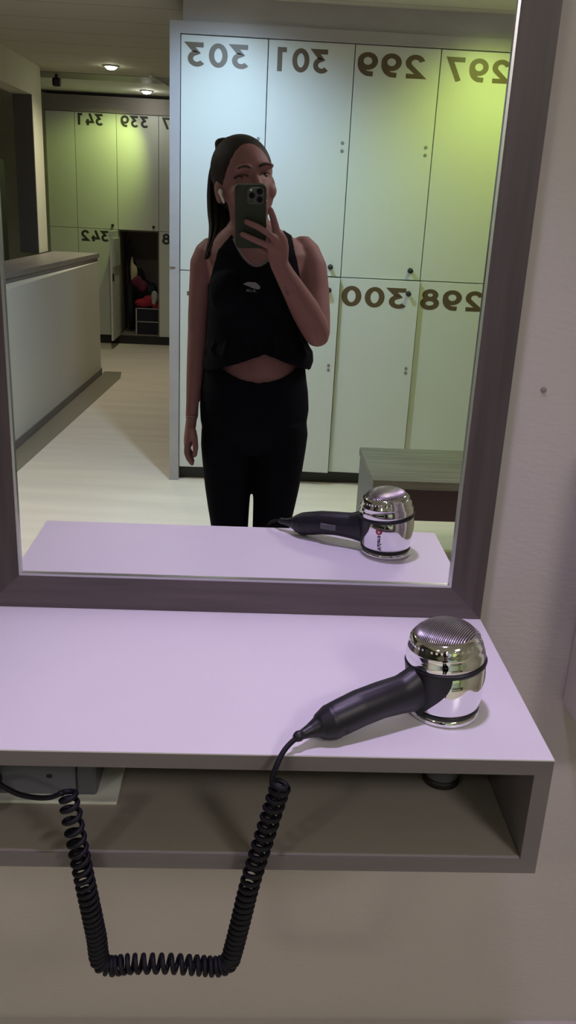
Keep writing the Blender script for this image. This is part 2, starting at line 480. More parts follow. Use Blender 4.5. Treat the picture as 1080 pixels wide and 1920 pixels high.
def locker(num, x0, x1, z0, z1, yf, label, group, ydepth=0.50, numpos=None, m='number', ajar=0.0, knob=(None,), opened=False, dots=None):
    t = empty('locker', (x0, -yf - ydepth, z0), label, 'locker', group)
    ox, oy, oz = t.location
    W, H = x1 - x0, z1 - z0
    bm = bmesh.new(); th = 0.012; d = ydepth - 0.018
    box(bm, 0.0005, th, 0, d, 0, H); box(bm, W - th, W - 0.0005, 0, d, 0, H)
    box(bm, th, W - th, 0, d, 0, th); box(bm, th, W - th, 0, d, H - th, H - 0.0005); box(bm, th, W - th, 0, 0.006, th, H - th)
    obj('carcass', bm, 'locker_in' if opened else 'gap', t)
    # the door: hinged at x0 (left as seen in the mirror)
    g = 0.002
    dm = B(g, W - g, 0, 0.018, g, H - g, bev=0.0012)
    dr = obj('door', dm, 'locker', t)
    dr.location = (0, ydepth - 0.018, 0)
    if opened: dr.rotation_euler = (0, 0, math.radians(opened))
    elif ajar:
        dr.rotation_euler = (0, 0, math.radians(ajar))
    if num and numpos:
        xr, wd, zz = numpos
        number_part(dr, num, xr - x0, wd, zz - z0, 0.018, m)
    if knob[0] is not None:
        kx, kz = knob[0] - x0, knob[1] - z0
        bm = lathe(bmesh.new(), [(0.013, 0), (0.013, 0.004), (0.009, 0.006), (0.009, 0.022), (0.011, 0.024), (0.011, 0.030), (0.004, 0.032)], seg=20)
        for v in bm.verts: v.co = Vector((kx + v.co.x, 0.018 + v.co.z, kz + v.co.y))
        obj('lock_knob', bm, 'black', dr, smooth=True)
    if dots:
        for zz in dots[1:]:
            k = lathe(bmesh.new(), [(0.0075, 0), (0.0075, 0.003), (0.005, 0.004)], seg=14)
            for v in k.verts: v.co = Vector((dots[0] - x0 + v.co.x, 0.018 + v.co.z, zz - z0 + v.co.y))
            obj('latch_screw', k, 'trim', dr)
    if opened:
        obj('door_pocket', B(W * .12, W * .82, -0.02, 0.0, H * .68, H * .93), 'greycloth', dr)['label'] = 'grey ventilated strip inside the door'
        obj('door_latch', B(W - .03, W - .006, -0.014, 0.0, H * .55, H * .62), 'black', dr)
    return t


LY = 3.437
X0, PW = -0.3718, 0.3997
ZT, ZM, ZB = 2.126, 1.0865, 0.072
up_n = [('303', 'washed pale by the cool lamp, top left of the near bank'), ('301', 'behind the head of the woman'),
        ('299', 'between lockers 301 and 297'), ('297', 'glowing yellow-green under a downlight'), ('295', 'right of locker 297')]
lo_n = [('304', 'below locker 303, mostly behind her arm'), ('302', 'hidden behind the torso of the woman'),
        ('300', 'below 299, door standing slightly proud'), ('298', 'below 297 with a yellowish cast'), ('296', 'right of locker 298')]
npos_u = [(-0.055, 0.29), (0.312, 0.265), (0.757, 0.315), (1.159, 0.30), (1.56, 0.31)]
npos_l = [(-0.03, 0.31), (0.37, 0.31), (0.772, 0.333), (1.161, 0.324), (1.56, 0.31)]
for i in range(5):
    xa, xb = X0 + i * PW, X0 + (i + 1) * PW
    locker(up_n[i][0], xa, xb, ZM, ZT, LY, 'white upper locker %s, %s' % up_n[i], 'white lockers of the near bank',
           numpos=(npos_u[i][0], npos_u[i][1], 1.995), knob=(xb - 0.055, 1.134), dots=(xb - 0.033, 1.704, 1.669))
    locker(lo_n[i][0], xa, xb, ZB, ZM, LY, 'white lower locker %s, %s' % lo_n[i], 'white lockers of the near bank',
           numpos=(npos_l[i][0], npos_l[i][1], 0.948), knob=(xb - 0.055, 1.024), dots=(xb - 0.033, 0.650, 0.627),
           ajar=(0, 4.0, 3.6, 0, 0)[i])
xe = X0 + 5 * PW
struct('trim_4', B(-0.421, X0 - 0.001, -LY - 0.50, -LY + 0.012, 0.0, 2.178), 'trim_light')
struct('trim_5', B(X0 - 0.001, 2.0, -LY - 0.50, -LY + 0.012, ZT + 0.001, 2.178), 'trim_light')
struct('trim_6', B(xe + .001, 2.0, -LY - 0.5, -LY + 0.012, 0, ZT), 'trim_light')
struct('wall_soffit', B(-0.362, 2.0, -LY - 0.50, -LY, 2.178, CEIL), 'trim_light')
struct('trim_7', B(X0, xe, -LY - 0.48, -LY - 0.045, 0, ZB - .001), 'black')
bm = B(-.013, .013, 0, .006, -.002, .003)
tag(obj('door_catch', bm, 'steel', loc=(-0.405, -LY + 0.012, 1.10)), 'tiny shiny catch on the grey end trim of the near lockers', 'catch')

# far bank, at the end of the passage
FY = 7.82
fx = [-1.974, -1.708, -1.325, -0.935, -0.55, -0.16]
fup = [(None, 'narrow unnumbered upper locker at the left end of the far bank'), ('341', 'greenish-lit upper locker numbered 341 in the far bank'),
       ('339', 'upper far locker numbered 339 above the open one'), ('337', 'upper far locker numbered 337 half hidden by the near bank'),
       ('335', 'upper far locker numbered 335 behind the near bank')]
flo = [(None, 'narrow unnumbered lower locker behind the half wall'), ('342', 'lower far locker numbered 342 beside the open locker door'),
       (None, 'open lower far locker with clothes and bags inside'), ('338', 'lower far locker numbered 338 right of the open one'),
       ('336', 'lower far locker numbered 336 behind the near bank')]
for i in range(5):
    xa, xb = fx[i], fx[i + 1]
    a, l = fup[i]
    locker(a, xa, xb, 1.092, 2.112, FY, l, 'lockers of the far bank', numpos=(xb - 0.115 if i == 1 else xb - .09, 0.26, 2.0) if a else None,
           m='number_dark', knob=(xb - 0.05, 1.13) if i else (None,))
    a, l = flo[i]
    locker(a, xa, xb, 0.085, 1.092, FY, l, 'lockers of the far bank', numpos=(xb - 0.085, 0.27, 0.975) if a else None,
           m='number_dark', opened=91 if i == 2 else False)
struct('trim_8', B(-2.035, fx[0] - 0.001, -FY - 0.5, -FY + 0.012, 0, 2.25), 'trim')
struct('trim_9', B(fx[0] - 0.001, 2.0, -FY - 0.5, -FY + 0.012, 2.113, 2.25), 'trim')
struct('trim_10', B(fx[0], fx[5], -FY - 0.48, -FY - 0.03, 0, 0.084), 'black')
struct('wall_back_right', B(fx[5] + .001, 2.0, -FY - 0.5, -FY, 0, 2.112), 'wall_room')


# clothes and bags in the open far locker (x -1.325..-0.935)
def blob(name, parts, m, label, cat, vox=0.008, sm=8):
    bm = bmesh.new()
    for c, r in parts: ball(bm, c, r)
    bm = remesh(bm, vox, sm)
    return tag(obj(name, bm, m, smooth=True), label, cat)


blob('jacket', [((-1.22, -8.05, 0.66), (.05, .09, .15)), ((-1.16, -8.04, .60), (.07, .09, .13)), ((-1.10, -8.03, .52), (.08, .08, .10)),
                ((-1.03, -8.04, .50), (.06, .08, .09)), ((-1.24, -8.03, .40), (.04, .08, .25)), ((-1.255, -8.04, .85), (.02, .03, .16))],
     'navy', 'dark navy jacket heaped in the open far locker', 'jacket')
blob('scarf', [((-1.21, -7.93, 0.72), (.02, .02, .13)), ((-1.19, -7.93, .70), (.035, .02, .07))], 'tan', 'beige scarf hanging at the left in the open far locker', 'scarf')
blob('maroon_shirt', [((-1.17, -7.94, .61), (.06, .03, .06)), ((-1.11, -7.94, .56), (.05, .03, .06))], 'maroon', 'maroon garment tucked among the dark clothes of the open locker', 'clothing')
blob('red_bag', [((-1.10, -7.92, .40), (.09, .06, .045)), ((-1.04, -7.92, .43), (.07, .06, .05)), ((-.98, -7.92, .38), (.04, .06, .04))],
     'red', 'red cloth bag lying on the dark box in the open locker', 'bag')
blob('grey_pouch', [((-0.985, -7.86, .475), (.035, .03, .06)), ((-0.99, -7.86, .43), (.025, .025, .04))], 'greycloth', 'pale grey pouch on top of the red bag', 'pouch')
t = empty('storage_box', (-1.07, -8.0, 0.097), 'dark box with pale edges on the floor of the open locker', 'box')
obj('box_body', B(-.10, .12, -.10, .12, 0, .25, bev=.006), 'navy', t)
bm = bmesh.new(); box(bm, -.104, -.092, .118, .126, 0, .26); box(bm, -.104, .124, .118, .126, .12, .128); box(bm, -.104, .124, .118, .126, .25, .258)
obj('edge_frame', bm, 'trim_light', t)['label'] = 'pale edge strips'

# ------------------------------------------------------------------ bench
t = empty('bench', (1.05, -2.345, 0), 'changing bench with streaky grey wood seat standing in front of locker 298', 'bench')
obj('seat', B(-.575, .575, -.235, .235, .415, .45, bev=.004), 'bench', t)
bm = bmesh.new()
obj('apron', B(-.50, .575, .195, .22, .285, .414), 'bench_dk', t)['label'] = 'dark red-brown front board'
for sx in (-1, 1):
    obj('leg', B(sx * .555 - .018, sx * .555 + .018, -.21, .225, 0, .414, bev=.003), 'leg_grey', t)

# ================================================================== MIRROR WALL
FL, FR, FW_, FT = -0.3367, 0.3178, 0.0440, 2.02
SZ = 0.920
t = empty('wall_mirror', (0, 0.018, SZ), 'tall wall mirror in a flat grey-brown wooden frame above the shelf', 'mirror')
def member(pts, y0, y1):
    bm = bmesh.new()
    f = [bm.verts.new((x, y0, z)) for x, z in pts]; k = [bm.verts.new((x, y1, z)) for x, z in pts]
    n = len(pts); bm.faces.new(f); bm.faces.new(k[::-1])
    for i in range(n): bm.faces.new((f[i], f[(i + 1) % n], k[(i + 1) % n], k[i]))
    return local(bm, t)
y0, y1 = -0.005, 0.0178
a, b2, c, d = FL, FR, SZ + 0.0005, FT
for pts, mm in (([(a, c), (b2, c), (b2 - FW_, c + FW_), (a + FW_, c + FW_)], 'frame_h'),
                ([(b2, c), (b2, d), (b2 - FW_, d - FW_), (b2 - FW_, c + FW_)], 'frame_v_shaded'),
                ([(b2, d), (a, d), (a + FW_, d - FW_), (b2 - FW_, d - FW_)], 'frame_h'),
                ([(a, d), (a, c), (a + FW_, c + FW_), (a + FW_, d - FW_)], 'frame_v_shaded')):
    obj('frame_member', member(pts, y0, y1), mm, t)
bm = bmesh.new()
iw = 0.0035
ia, ib, ic, id_ = a + FW_, b2 - FW_, c + FW_, d - FW_
for x0, x1, z0, z1 in ((ia, ib, ic, ic + iw), (ia, ib, id_ - iw, id_), (ia, ia + iw, ic + iw, id_ - iw), (ib - iw, ib, ic + iw, id_ - iw)):
    box(bm, x0, x1, -0.004, 0.004, z0, z1)
obj('silver_lip', local(bm, t), 'steel', t)
obj('mirror_glass', local(B(ia + .0005, ib - .0005, 0.0, 0.004, ic + .0005, id_ - .0005), t), 'mirror', t)

bm = lathe(bmesh.new(), [(0.0035, 0), (0.0035, 0.002), (0.001, 0.003)], seg=16)
for v in bm.verts: v.co = Vector((v.co.x, -v.co.z, v.co.y))
tag(obj('wall_screw', bm, 'trim', loc=(0.366, 0.0178, 1.23)), 'small dark screw in the bare wall right of the mirror', 'screw')

# white box on the wall at the right edge
t = empty('wall_box', (0.56, 0.018, 0.78), 'pale box fixed to the wall at the right edge, right of the shelf', 'wall box')
obj('box_body', B(-.103, .12, -.13, -.001, 0, .42, bev=.006), 'wall', t)
obj('box_cover', B(-.100, .117, -.140, -.131, .01, .41, bev=.004), 'plate', t)

# ------------------------------------------------------------------ dressing shelf
SL, SR, SD, HS, TH = -0.331, 0.3178, -0.3186, 0.142, 0.0183
t = empty('dressing_shelf', (0, 0, SZ - HS), 'wall hung box shelf with a white top under the mirror', 'shelf')
def L(*a_, **k): return local(B(*a_, **k), t)
obj('top_panel', L(SL, SR, SD, 0.0175, SZ - TH, SZ - 0.0015), 'shelf_grey', t)
obj('top_surface', L(SL, SR, SD, 0.0175, SZ - 0.0015, SZ), 'white_lam', t)['label'] = 'white laminate top surface'
obj('bottom_panel', L(SL + TH, SR - TH, SD, 0.0175, SZ - HS, SZ - HS + TH), 'shelf_grey', t)
obj('inner_lining', L(SL + TH + .0005, SR - TH - .0005, SD + 0.0015, 0.0165, SZ - HS + TH, SZ - HS + TH + 0.001), 'shelf_in', t)
obj('side_panel', L(SR - TH, SR, SD, 0.0175, SZ - HS, SZ - TH), 'shelf_grey', t)
obj('side_panel', L(SL, SL + TH, SD, 0.0175, SZ - HS, SZ - TH), 'shelf_grey', t)
obj('back_panel', L(SL + TH, SR - TH, 0.010, 0.0175, SZ - HS + TH + .001, SZ - TH), 'shelf_in', t)
IZ = SZ - HS + TH + 0.001

# socket strip on a white plate, inside the shelf
tag(obj('cable_tray', B(-.311, -.134, -.244, -.10, IZ, IZ + .004, bev=.001), 'plate'), 'flat off-white plate under the power sockets inside the shelf', 'plate')
t = empty('power_socket', (-.235, -.17, IZ + .004), 'grey power socket block inside the shelf at the left', 'power socket')
obj('housing', B(-.076, .055, -.064, .05, 0, .045, bev=.004), 'socket', t)
obj('end_cap', B(.0555, .078, -.064, .05, 0, .045, bev=.004), 'socket_dk', t)['label'] = 'darker end cap'
bm = bmesh.new()
for x in (-.045, -.028): box(bm, x, x + .0025, -.0655, -.06, .004, .041)
obj('groove', bm, 'socket_dk', t)
bm = bmesh.new(); ball(bm, (.026, -.0645, .026), (.0035, .0015, .0025), seg=12); obj('switch_mark', bm, 'black', t)

# grey cylinder with a black rim
t = empty('grey_cup', (.2405, -.187, IZ), 'short grey cylinder with black rim standing inside the shelf below the hair dryer', 'cup')
obj('cup_body', lathe(bmesh.new(), [(.019, .008), (.0205, .012), (.0205, .085), (.0195, .086)]), 'socket', t, smooth=True)
obj('rim', lathe(bmesh.new(), [(.018, 0), (.0215, .001), (.0215, .008), (.019, .0095)]), 'black', t, smooth=True)['label'] = 'black base rim'

# ------------------------------------------------------------------ hair dryer
DX, DY = 0.2215, -0.2285
t = empty('hair_dryer', (DX, DY, SZ), 'chrome hair dryer with black handle lying on the white shelf, coiled cord hanging below', 'hair dryer')
obj('nozzle_rim', lathe(bmesh.new(), [(.030, .0005), (.0385, .0005), (.0395, .003), (.0385, .007), (.036, .009)]), 'chrome', t, smooth=True)
obj('seal_ring', lathe(bmesh.new(), [(.036, .0085), (.0385, .009), (.0387, .0125), (.036, .013)]), 'plastic', t, smooth=True)['label'] = 'black ring above the rim'
body = obj('barrel', lathe(bmesh.new(), [(.030, .012), (.0382, .0125), (.0392, .016), (.0412, .030), (.0418, .045), (.0420, .060), (.0395, .0625)], seg=72), 'chrome', t, smooth=True)
obj('black_band', lathe(bmesh.new(), [(.0395, .0605), (.0430, .0605), (.0438, .063), (.0428, .0655), (.0395, .066)]), 'plastic', t, smooth=True)
cap = obj('end_cap', lathe(bmesh.new(), [(.036, .065), (.0418, .0655), (.0424, .068), (.0415, .0745), (.0395, .0785), (.0402, .0800), (.0398, .0820),
                                         (.0383, .0840), (.0372, .088), (.0350, .0925), (.0320, .0955), (.029, .0955)], seg=72), 'chrome', t, smooth=True)
obj('grille', lathe(bmesh.new(), [(.0328, .0945), (.0308, .0970), (.026, .1005), (.019, .1033), (.010, .1050), (.0005, .1055)], seg=64), 'grille', cap, smooth=True)['label'] = 'ribbed air intake grille'
# small blocks round the cap, shaped to give bright highlight strokes
bm = bmesh.new()
for k in range(44):
    a_ = 2 * PI * k / 44
    q = bmesh.ops.create_cube(bm, size=1)
    for v in q['verts']:
        p = Vector((v.co.x * .0012, v.co.y * .0022, v.co.z * .0035))
        p.x += .0368; p.z += .0880
        v.co = Matrix.Rotation(a_, 3, 'Z') @ p
obj('cap_glint_ribs', bm, 'chrome', cap)
# black shell that wraps the barrel towards the handle
HA = math.radians(202)
bm = bmesh.new(); rows = []
for j in range(13):
    f = j / 12; z = .008 + f * .055
    half = math.radians(20 + 46 * math.sin(f * PI / 2) ** 1.3)
    r = .0395 + .0040 * math.sin(min(1, f * 1.2) * PI / 2)
    rows.append([bm.verts.new(((r) * math.cos(HA + half * s / 16), (r) * math.sin(HA + half * s / 16), z)) for s in range(-16, 17)])
for r0, r1 in zip(rows, rows[1:]):
    for k in range(32): bm.faces.new((r0[k], r0[k + 1], r1[k + 1], r1[k]))
r_ = bmesh.ops.extrude_face_region(bm, geom=list(bm.faces))
for v in [g for g in r_['geom'] if isinstance(g, bmesh.types.BMVert)]:
    h_ = Vector((v.co.x, v.co.y, 0)).normalized() * -.006; v.co += h_
obj('handle_shroud', bm, 'plastic', t, smooth=False)
def D(p): return (p[0] - DX, p[1] - DY, p[2] - SZ)
hb = bmesh.new()
limb(hb, [(D((.196, -.240, .955)), .019, .026), (D((.183, -.246, .955)), .018, .0265), (D((.168, -.2535, .9525)), .0175, .0215),
          (D((.145, -.264, .9515)), .0185, .0195), (D((.122, -.275, .948)), .0185, .0195), (D((.104, -.2835, .943)), .0178, .0195), (D((.094, -.288, .9405)), .0170, .0190)],
     seg=32, side=(-.37, .93, 0))
ball(hb, D((.186, -.245, .977)), (.009, .008, .008))
hb = remesh(hb, 0.0016, 5)
hd = obj('handle', hb, 'plastic', t, smooth=True)
bm = bmesh.new()
limb(bm, [(D((.097, -.2865, .9405)), .0176, .0192), (D((.091, -.2895, .9395)), .0176, .0190)], seg=28, side=(-.37, .93, 0), ends=True)
limb(bm, [(D((.089, -.290, .939)), .0155, .0170), (D((.083, -.2935, .9385)), .0125, .0145), (D((.077, -.297, .938)), .0092, .0108), (D((.070, -.3015, .9372)), .0066, .0074), (D((.063, -.3065, .9365)), .0050, .0054), (D((.060, -.3085, .9363)), .0046, .0050)], seg=24, side=(-.37, .93, 0))
limb(bm, [(D((.0592, -.309, .9363)), .0058), (D((.0580, -.310, .9360)), .0058)], seg=16)
bm = remesh(bm, 0.0011, 3)
obj('strain_relief', bm, 'plastic', t, smooth=True)
bm = bmesh.new(); ball(bm, D((.108, -.2995, .936)), (.0022, .0012, .0022), seg=12); obj('screw_hole', bm, 'black', hd)
# switch on the side facing the mirror
bm = bmesh.new()
sd = Vector((-.37, .93, 0)); al = Vector((-.93, -.37, 0))
box(bm, -.013, .013, -.002, .002, -.0045, .0045, bev=.001)
for v in bm.verts:
    q = al * v.co.x + sd * v.co.y + Vector((0, 0, v.co.z)); v.co = q + Vector(D((.137, -.268, .950))) + sd * .0185
obj('switch', bm, 'socket_dk', hd)
# printed name and red emblem on the mirror-facing side, running up the barrel
def wrap(bm, ang, z0, dr, h_up=True):
    """local x -> up the barrel, local y -> round the barrel"""
    for v in bm.verts:
        zz = z0 + v.co.x; r = .0394 + (zz - .016) * .13 + dr + v.co.z
        r = min(r, .0425 + dr + v.co.z)
        th_ = ang - v.co.y / .041
        v.co = Vector((r * math.cos(th_), r * math.sin(th_), zz))
bm = text_bm('Valera', .026, .0065, 0.012); extrude_flat(bm, (0, 0, .0003)); wrap(bm, math.radians(118), .016, .0004)
tx = obj('printed_name', bm, 'blackprint', body)
bm = bmesh.new(); bmesh.ops.create_circle(bm, cap_ends=True, segments=28, radius=.0048)
for v in bm.verts: v.co.x += .0050; v.co.y += .0022
bmesh.ops.triangulate(bm, faces=bm.faces); bmesh.ops.subdivide_edges(bm, edges=bm.edges, cuts=1)
extrude_flat(bm, (0, 0, .0003)); wrap(bm, math.radians(118), .0435, .0004)
em = obj('red_emblem', bm, 'redprint', body)
bm = bmesh.new(); box(bm, .0025, .0075, .0018, .0028, 0, .0006); box(bm, .0045, .0055, 0, .0046, 0, .0006)
wrap(bm, math.radians(118), .0435, .0006); obj('emblem_cross', bm, 'white_pl', em)

# the barrel is a slight wedge: band and end cap lean towards the handle
for nm in ('nozzle_rim', 'seal_ring', 'barrel', 'black_band', 'end_cap', 'handle_shroud'):
    for o in [c_ for c_ in t.children if c_.name.split('.')[0] == nm] :
        for q in [o] + list(o.children_recursive):
            for v in q.data.vertices:
                c = v.co; k = .115
                c.x, c.z = c.x - k * max(0, c.z - .045) - .001 * c.z / .06, c.z + k * c.x * min(1.0, max(0, c.z) / .0625)
# the cord: plain lead, three coiled runs, plain lead to the plug
lead = [(.063, -.3065, .9365), (.052, -.316, .934), (.043, -.326, .9285), (.0365, -.335, .918), (.033, -.3375, .905), (.034, -.338, .893)]
axis = [(.0425, -.338, .902), (.036, -.338, .874), (.030, -.338, .846), (.016, -.336, .779), (.007, -.333, .722), (.0005, -.331, .682), (-.004, -.330, .664),
        (-.016, -.330, .6575), (-.040, -.330, .659), (-.072, -.330, .661), (-.110, -.330, .660), (-.130, -.330, .657), (-.141, -.331, .666),
        (-.144, -.332, .70), (-.150, -.334, .75), (-.156, -.335, .797), (-.162, -.334, .842), (-.166, -.331, .870), (-.168, -.328, .880)]
ax = smooth_path(axis, 24)
S = [0.0]
for p, q in zip(ax, ax[1:]): S.append(S[-1] + (q - p).length)
tot = S[-1]
def pitch(s):
    f = s / tot
    keys = [(0, .0065), (.03, .0110), (.16, .0126), (.24, .0085), (.42, .0060), (.45, .0068), (.49, .0100), (.56, .0095), (.60, .0060), (.70, .0062), (.78, .0078), (.86, .0112), (.94, .0140), (.97, .012), (1, .006)]
    for (a0, p0), (a1, p1) in zip(keys, keys[1:]):
        if f <= a1: return p0 + (p1 - p0) * (f - a0) / (a1 - a0)
    return keys[-1][1]
pts = []; s = 0; ph = 2.2; ref = Vector((0, 1, 0)); RC_ = .0084
i = 0; NP = 14
while s < tot:
    while i < len(S) - 2 and S[i + 1] < s: i += 1
    f = (s - S[i]) / max(1e-9, S[i + 1] - S[i]); p = ax[i].lerp(ax[i + 1], f)
    tv = (ax[min(i + 3, len(ax) - 1)] - ax[max(i - 2, 0)]).normalized()
    a_ = (ref - tv * ref.dot(tv)).normalized(); b_ = tv.cross(a_)
    rr = RC_ * (0.92 if s / tot > .97 else 1)
    pts.append(p + a_ * rr * math.cos(ph) + b_ * rr * math.sin(ph))
    ph += 2 * PI / NP; s += pitch(s) / NP
tail = [(-.176, -.322, .872), (-.188, -.318, .864), (-.205, -.312, .859), (-.225, -.306, .859), (-.247, -.298, .866), (-.262, -.285, .866), (-.272, -.27, .850), (-.276, -.262, .828)]
full = smooth_path(lead, 6) + pts + smooth_path([pts[-1]] + tail, 6)[1:]
bm = tube(bmesh.new(), [D(p) for p in full], .0027, 8)
cord = obj('coiled_cord', bm, 'cord', t, smooth=True)
bm = bmesh.new()
limb(bm, [(D((-.276, -.235, .824)), .016), (D((-.276, -.262, .824)), .0165), (D((-.276, -.272, .824)), .013)], seg=28)
obj('plug', bm, 'plastic', cord, smooth=True)

# ================================================================== THE WOMAN AND HER PHONE
PY = -1.33                      # she stands 1.33 m from the mirror, facing it (+y)
woman = empty('person', (0.01, PY, 0), 'woman with a ponytail in black tank top and leggings photographing herself in the mirror', 'person')
def W3(x, d, z): return Vector((x - 0.01, d, z))         # d = distance in front of her middle plane
def wp(x, yv, z): return Vector((x - 0.01, -yv - PY, z))    # by distance from the mirror
F = RC.col[1]
def ph(x, z, w_):                                          # a point w_ in front of the phone's back
    y = CAM.y + (w_ - F.x * (x - CAM.x) - F.z * (z - CAM.z)) / F.y
    return Vector((x - 0.01, y - PY, z))

# --- phone (top-level: it is held)
pt = bpy.data.objects.new('smartphone', None); COL.objects.link(pt)
po = CAM + rt * .0055 - up * .0045
pt.matrix_world = Matrix(((rt.x, fw.x, up.x, po.x), (rt.y, fw.y, up.y, po.y), (rt.z, fw.z, up.z, po.z), (0, 0, 0, 1)))
tag(pt, 'smartphone in a dark green case held up in front of her face', 'phone')
bm = bmesh.new()
# local axes: x to the right, y towards the mirror, z up along the phone; the lens is at the origin
def rrect(bm, x0, x1, z0, z1, y0, y1, rad, seg=6, bev=0.0012):
    pl = []
    for cx, cz, a0 in ((x1 - rad, z1 - rad, 0), (x0 + rad, z1 - rad, 90), (x0 + rad, z0 + rad, 180), (x1 - rad, z0 + rad, 270)):
        for k in range(seg + 1):
            a_ = math.radians(a0 + 90 * k / seg); pl.append((cx + rad * math.cos(a_), cz + rad * math.sin(a_)))
    mx = sum(p[0] for p in pl) / len(pl); mz = sum(p[1] for p in pl) / len(pl)
    sx = (x1 - x0) / 2; sz = (z1 - z0) / 2
    lay = [(y0, bev), (y0 + bev, 0), (y1 - bev, 0), (y1, bev)]
    rows = []
    for y, inn in lay:
        rows.append([bm.verts.new((mx + (x - mx) * (1 - inn / sx), y, mz + (z - mz) * (1 - inn / sz))) for x, z in pl])
    for r0, r1 in zip(rows, rows[1:]):
        n = len(pl)
        for k in range(n): bm.faces.new((r0[k], r0[(k + 1) % n], r1[(k + 1) % n], r1[k]))
    bm.faces.new(rows[0]); bm.faces.new(rows[-1][::-1])
    return bm
ux0, ux1, uz0, uz1 = -0.0565, 0.0155, -0.1165, 0.0325
obj('case', rrect(bmesh.new(), ux0, ux1, uz0, uz1, -0.0155, -0.0055, 0.011), 'phone', pt)
obj('screen', rrect(bmesh.new(), ux0 + .003, ux1 - .003, uz0 + .003, uz1 - .003, -0.0165, -0.0154, 0.009, bev=.0003), 'lens', pt)
cmod = obj('camera_module', rrect(bmesh.new(), -0.0285, 0.0095, -0.0115, 0.0270, -0.0056, -0.0038, 0.009, bev=.0006), 'phone_mod', pt)
for lx, lz in ((0.0, 0.0), (0.0, 0.0180), (-0.0175, 0.0090)):
    bm = lathe(bmesh.new(), [(.0070, 0), (.0070, .0014), (.0062, .0018), (.0060, .0010)], seg=28)
    for v in bm.verts: v.co = Vector((lx + v.co.x, -0.0039 + v.co.z, lz + v.co.y))
    obj('lens_ring', bm, 'lens', cmod, smooth=False)
for lx, lz in ((-0.0195, 0.0215), (-0.0195, -0.0045)):
    bm = lathe(bmesh.new(), [(.0026, 0), (.0026, .0006), (.0005, .0008)], seg=16)
    for v in bm.verts: v.co = Vector((lx + v.co.x, -0.0039 + v.co.z, lz + v.co.y))
    obj('flash' if lz > 0 else 'sensor', bm, 'plate' if lz > 0 else 'lens', cmod)

# --- head frame
HC = W3(-0.031, 0.015, 1.477)
HR = Matrix.Rotation(math.radians(-9), 3, 'Y') @ Matrix.Rotation(math.radians(-20), 3, 'Z') @ Matrix.Rotation(math.radians(2), 3, 'X')
def Hd(x, d, z): return HC + HR @ Vector((x, d, z))

def torso_rings(inf=0.0):
    R = [(.765, .010, .075, .055, -.01), (.785, .010, .110, .080, -.01), (.81, .010, .134, .100, -.012), (.85, .010, .145, .110, -.012), (.89, .011, .148, .116, -.014), (.94, .009, .144, .110, -.008),
         (.98, .009, .134, .098, .0), (1.03, .009, .121, .088, .004), (1.08, .008, .114, .084, .004), (1.13, .006, .113, .088, .004),
         (1.18, .004, .117, .096, .004), (1.23, .003, .122, .097, .002), (1.27, .002, .130, .090, -.002), (1.305, .002, .137, .078, -.008),
         (1.33, .000, .124, .066, -.012), (1.348, -.003, .098, .057, -.012), (1.366, -.008, .070, .050, -.008), (1.385, -.014, .052, .046, -.004)]
    return [(W3(c, dd, z), (rx + inf, 0, 0), (0, ry + inf, 0)) for z, c, rx, ry, dd in R]

b_ = bmesh.new()
loft(b_, torso_rings(), 40)
for sx in (-1, 1): ball(b_, W3(.004 + sx * .060, .060, 1.205), (.055, .050, .056))
# neck and head
limb(b_, [(W3(-.012, -.006, 1.35), .054), (W3(-.018, -.002, 1.385), .048), (W3(-.026, .004, 1.43), .050)], seg=28)
ball(b_, Hd(0, -.012, .018), (.071, .090, .088), HR, 32)
ball(b_, Hd(0, .020, -.030), (.060, .066, .066), HR, 32)
ball(b_, Hd(0, .030, -.062), (.044, .050, .042), HR)
ball(b_, Hd(0, .060, -.090), (.022, .020, .017), HR)
for sx in (-1, 1):
    ball(b_, Hd(sx * .036, .050, -.030), (.024, .026, .024), HR)
    ball(b_, Hd(sx * .072, -.010, -.018), (.009, .017, .028), HR)
    ball(b_, Hd(sx * .028, .074, .026), (.026, .010, .010), HR)
limb(b_, [(Hd(0, .076, .012), .008), (Hd(0, .088, -.012), .009), (Hd(0, .097, -.026), .012, .010)], seg=16)
for sx in (-1, 1): ball(b_, Hd(sx * .011, .086, -.030), (.008, .010, .007), HR, 16)
ball(b_, Hd(0, .078, -.056), (.024, .012, .006), HR); ball(b_, Hd(0, .077, -.066), (.020, .012, .006), HR)
# right arm (holding the phone, +x)
limb(b_, [(W3(.126, -.030, 1.308), .044), (W3(.147, -.018, 1.268), .0445), (W3(.158, .012, 1.205), .041), (W3(.164, .048, 1.150), .038), (W3(.168, .075, 1.112), .034)], seg=28)
limb(b_, [(W3(.168, .075, 1.112), .034), (W3(.156, .092, 1.135), .037), (wp(.132, 1.215, 1.175), .037), (wp(.100, 1.175, 1.225), .030), (wp(.072, 1.142, 1.268), .0225, .0245), (wp(.058, 1.128, 1.292), .0195, .0235)], seg=28)
